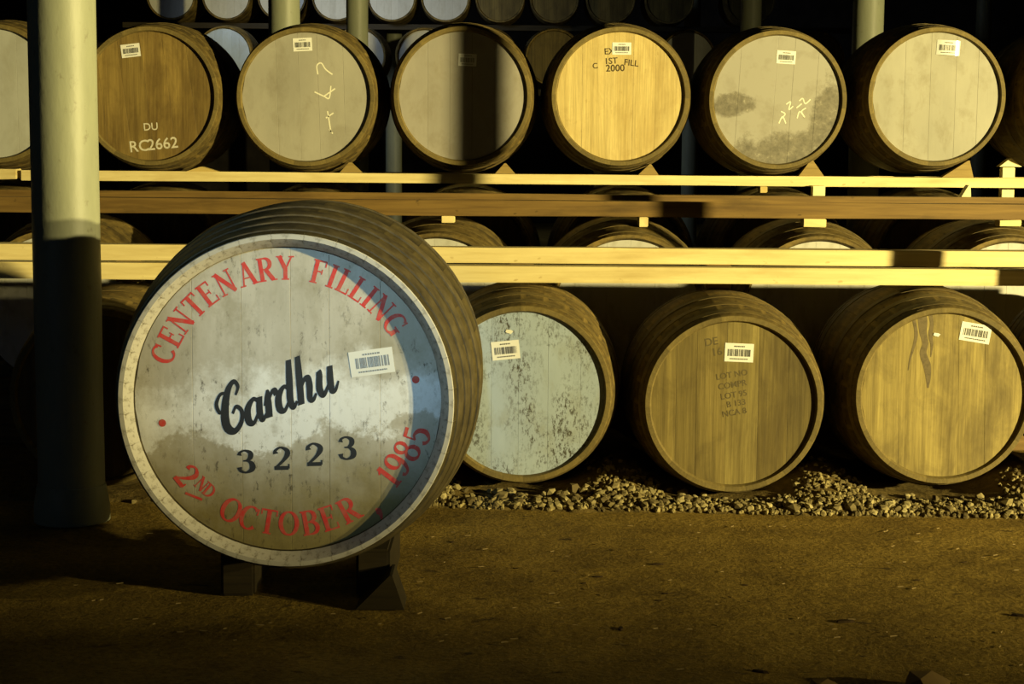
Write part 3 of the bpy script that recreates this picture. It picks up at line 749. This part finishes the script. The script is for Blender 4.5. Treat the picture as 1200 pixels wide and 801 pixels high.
wedge('white wedge below the upper rail at the brown plank', at(1126, 230, 7.69).x, at(1138, 230, 7.69).x, at(1136, 230, 7.69).x, 7.69, zt(1132, 232, 7.69), .058, .06, 'white_block')
# supports of the large cask; runners laid lengthwise to block light beneath it
cz = bc.z-.52
for sx, lab in ((-.20, 'dark timber runner under the unlit side of the large lettered cask'), (.20, 'dark timber runner under the lit side of the large lettered cask')):
    o = link('runner', box_mesh('runner', -.05, .05, 0, .50, 0, bc.z-math.sqrt(.52**2-.15**2)-.003, M['dark_timber'], .008, 1, .003), None, (bc.x+sx, BY+.42, 0)); tag(o, lab, 'timber')
wedge('dark wedge chocking the large lettered cask on its lit side', bc.x+.16, bc.x+.30, bc.x+.262, 4.80, 0, .10, .14, 'dark_timber')
# ---------------------------------------------------------------- columns
def column(label, x, y, dia, group=None, base=False):
    root = empty('iron_column', (x, y, 0)); tag(root, label, 'column', group)
    R = dia/2
    V, F = [], []; seg, st = 40, 30
    for j in range(st+1):
        z = .10+(5.4-.10)*j/st
        for i in range(seg):
            g = 2*PI*i/seg; r = R*(1.0-.012*j/st)+.0012*mn.noise(Vector((math.cos(g)*2, math.sin(g)*2, z*3)))
            V.append((r*math.cos(g), r*math.sin(g), z))
    for j in range(st):
        for i in range(seg):
            F.append((j*seg+i, j*seg+(i+1) % seg, (j+1)*seg+(i+1) % seg, (j+1)*seg+i))
    F += [tuple(range(seg)), tuple(st*seg+i for i in range(seg))]
    link('shaft', mesh_of('shaft', V, F, M['column'], True), root)
    pr = [(0.0, R*1.14), (.05, R*1.14), (.08, R*1.10), (.13, R*1.03), (.13, R*.8), (0, R*.8)]
    bs = lathe('base', pr, 32, M['column']); link('base', bs, root, rot=(PI/2, 0, 0))
    return root
pc = at(75, 150, 5.97)
column('thick pale green iron column beside the large lettered cask', pc.x, 5.97, .232)
column('slender iron post at the end of the racks', 2.585, 6.03, .118)
for lab, px, Y, d_ in (('pale iron column rising behind the chalked grey cask', 333, 12.7, .232), ('pale iron column behind the gap beside the chalked grey cask', 418.5, 18.2, .232),
                   ('thin far iron column between the chalked and taupe casks', 461.5, 24.3, .232), ('thin far iron column between the golden and patched casks', 811.5, 24.3, .232),
                   ('pale iron column rising behind the patched grey cask', 880, 18.6, .225), ('broad pale iron column rising behind the cream headed cask', 1017.5, 13.0, .232), ('far iron column beyond the cream headed cask', 1153, 25.5, .225)):
    column(lab, at(px, 20, Y).x, Y, d_)
# ---------------------------------------------------------------- gravel
gaps = [(p1.x+p2.x)/2-.03, (p2.x+p3.x)/2-.03, (p3.x+p4.x)/2-.03, (p0.x+p1.x)/2, (p9.x+p0.x)/2]
def edge(x): return 6.20-.055*x+.012*mn.noise(Vector((x*5, 0, 0)))
def gh(x, y):
    e = edge(x); t = (y-e)
    if t < 0: return -.012
    b = min(t/.05, 1)*.012
    for g in gaps: b += .105*math.exp(-((x-g)/.15)**2)*min(max((y-e-.02)/.36, 0), 1)
    b += .014*min(max((y-e)/.3, 0), 1)
    b += .006*mn.noise(Vector((x*14, y*14, 0)))
    for pl in (p0, p1, p2, p3, p4, p9):                 # the casks press their beds into it
        dx_ = abs(x-pl.x); t_ = y-LY
        if dx_ < .38 and -.02 < t_ < .92:
            rr0 = prof(min(max(t_, 0), .9), .9, .33, .385)+.004
            if dx_ < rr0: b = min(b, pl.z-math.sqrt(rr0*rr0-dx_*dx_))
    return b
gb = link('gravel_bed', plane_grid('gravel_bed', -3.2, 3.2, 5.95, 7.3, 320, 70, gh, M['dirt']))
tag(gb, 'earth and fine gravel heaped under the front row', 'gravel', kind='stuff')
def stone_mesh(seed, mat):
    r = random.Random(seed); bm = bmesh.new(); bmesh.ops.create_icosphere(bm, subdivisions=1, radius=1)
    for v in bm.verts:
        v.co *= r.uniform(.72, 1.18); v.co.z *= .75
    m = bpy.data.meshes.new('stone'); bm.to_mesh(m); bm.free(); m.materials.append(mat); return m
SM = [stone_mesh(i, M['stone']) for i in range(9)]
rs = random.Random(5)
for i in range(290):
    x = rs.uniform(-.55, 2.05); y = edge(x)+.01+abs(rs.gauss(0, .10)); s = rs.uniform(.011, .021)
    if i < 12: s = rs.uniform(.020, .029)
    o = link('stone', SM[i % 9], None, (x, y, gh(x, y)+s*.45), (rs.uniform(-.5, .5), rs.uniform(-.5, .5), rs.uniform(0, 6.28)))
    o.scale = (s*rs.uniform(.8, 1.3), s*rs.uniform(.8, 1.2), s)
    tag(o, 'angular pale stone lying in the gravel in front of the casks', 'stone', 'stones of the gravel strip')
V, F = [], []
tmpl = []
for i in range(6):
    bm = bmesh.new(); bmesh.ops.create_icosphere(bm, subdivisions=1, radius=1)
    rr_ = random.Random(90+i); vs0 = [v.co*rr_.uniform(.7, 1.2) for v in bm.verts]; fs0 = [[v.index for v in f_.verts] for f_ in bm.faces]; bm.free(); tmpl.append((vs0, fs0))
for i in range(5200):
    x = rs.uniform(-1.4, 2.4); y = edge(x)+abs(rs.gauss(0, .20))
    if y > 6.75: continue
    if any(abs(x-pl.x) < .25 and y > LY+.03 for pl in (p0, p1, p2, p3, p4, p9)): continue
    if rs.random() < .55*max(0, (y-edge(x)-.22)/.2): continue
    s = rs.uniform(.006, .0135); vs0, fs0 = tmpl[i % 6]; b = len(V)
    R_ = Euler((rs.uniform(0, 6), rs.uniform(0, 6), rs.uniform(0, 6))).to_matrix(); z = gh(x, y)+s*.3
    V += [tuple(Vector((x, y, z))+R_ @ (v*s)) for v in vs0]; F += [tuple(k+b for k in f_) for f_ in fs0]
gm = bpy.data.meshes.new('gravel'); gm.from_pydata(V, [], F); gm.materials.append(M['stone_bed'])
tag(link('gravel', gm), 'small stones of the gravel strip along the racks', 'gravel', kind='stuff')
# litter on the floor
V, F = [], []
for i in range(180):
    x = rs.uniform(-1.3, 2.0); y = rs.uniform(4.2, 5.95); a = rs.gauss(.2, .7); l = rs.uniform(.003, .011); wd = rs.uniform(.0008, .0018)
    c, s = math.cos(a), math.sin(a); b = len(V); z = fh(x, y)+.0035
    for (u, t, h) in ((-l, -wd, 0), (l, -wd, 0), (l, wd, 0), (-l, wd, 0), (-l, 0, .002), (l, 0, .002)):
        V.append((x+u*c-t*s, y+u*s+t*c, z+h))
    F += [(b, b+1, b+5, b+4), (b+3, b+4, b+5, b+2), (b, b+4, b+3), (b+1, b+2, b+5), (b, b+3, b+2, b+1)]
lm = bpy.data.meshes.new('straw'); lm.from_pydata(V, [], F); lm.materials.append(plain('straw', (.26, .19, .085), .8, .2))
tag(link('straw_litter', lm), 'fine straw scraps scattered over the earth floor', 'straw', kind='stuff')
M['floor_stone'] = plain('floor_stone', (.16, .105, .04), .9, .2, .5)
M['chip'] = plain('bark_chip', (.035, .022, .01), .9, .1)
def chip_mesh(sd):
    r = random.Random(sd); k = 7
    pts = [(math.cos(2*PI*i/k)*r.uniform(.7, 1.1), math.sin(2*PI*i/k)*r.uniform(.25, .45)) for i in range(k)]
    V = [(a, b, 0) for a, b in pts]+[(a*.8, b*.8, .35) for a, b in pts]
    F = [tuple(range(k)), tuple(range(k, 2*k))]+[(i, (i+1) % k, k+(i+1) % k, k+i) for i in range(k)]
    return mesh_of('bark_chip', V, F, M['chip'])
CMS = [chip_mesh(i) for i in range(4)]
for px, py, s, rz in ((770, 660, .016, .1), (700, 674, .014, .1), (684, 681, .010, .8), (779, 693, .011, 0), (772, 701, .010, .1), (727, 735, .018, 1.4), (530, 634, .010, 1.2), (872, 683, .010, 0),
                      (1194, 720, .02, -.3), (990, 727, .022, .2), (890, 786, .018, -.4), (1074, 678, .010, .1), (1130, 657, .010, .4), (906, 656, .008, .6), (604, 664, .008, 0), (652, 668, .008, .3)):
    p = at(px, py, 1); d_ = (p-Vector((0, 0, EYE))); t = -EYE/d_.z
    o = link('bark_chip', CMS[int(px) % 4], None, (d_.x*t, d_.y*t, fh(d_.x*t, d_.y*t)-.001), (0, 0, rz)); o.scale = (s*1.35, s*1.35, s)
    tag(o, 'dark bark chip lying flat on the earth floor', 'bark chip', 'bark chips on the earth floor')
for px, py, s, lab in ((1085, 809, .055, 'pointed brown stone on the earth floor'), (965, 812, .04, 'low flat stone on the earth floor next to the pointed one')):
    p = at(px, py, 1); d_ = (p-Vector((0, 0, EYE))); t = -EYE/d_.z
    o = link('floor_stone', stone_mesh(3, M['floor_stone']), None, (d_.x*t, d_.y*t, s*.35), (.2, .3, .5)); o.scale = (s*1.3, s, s*.9); tag(o, lab, 'stone')
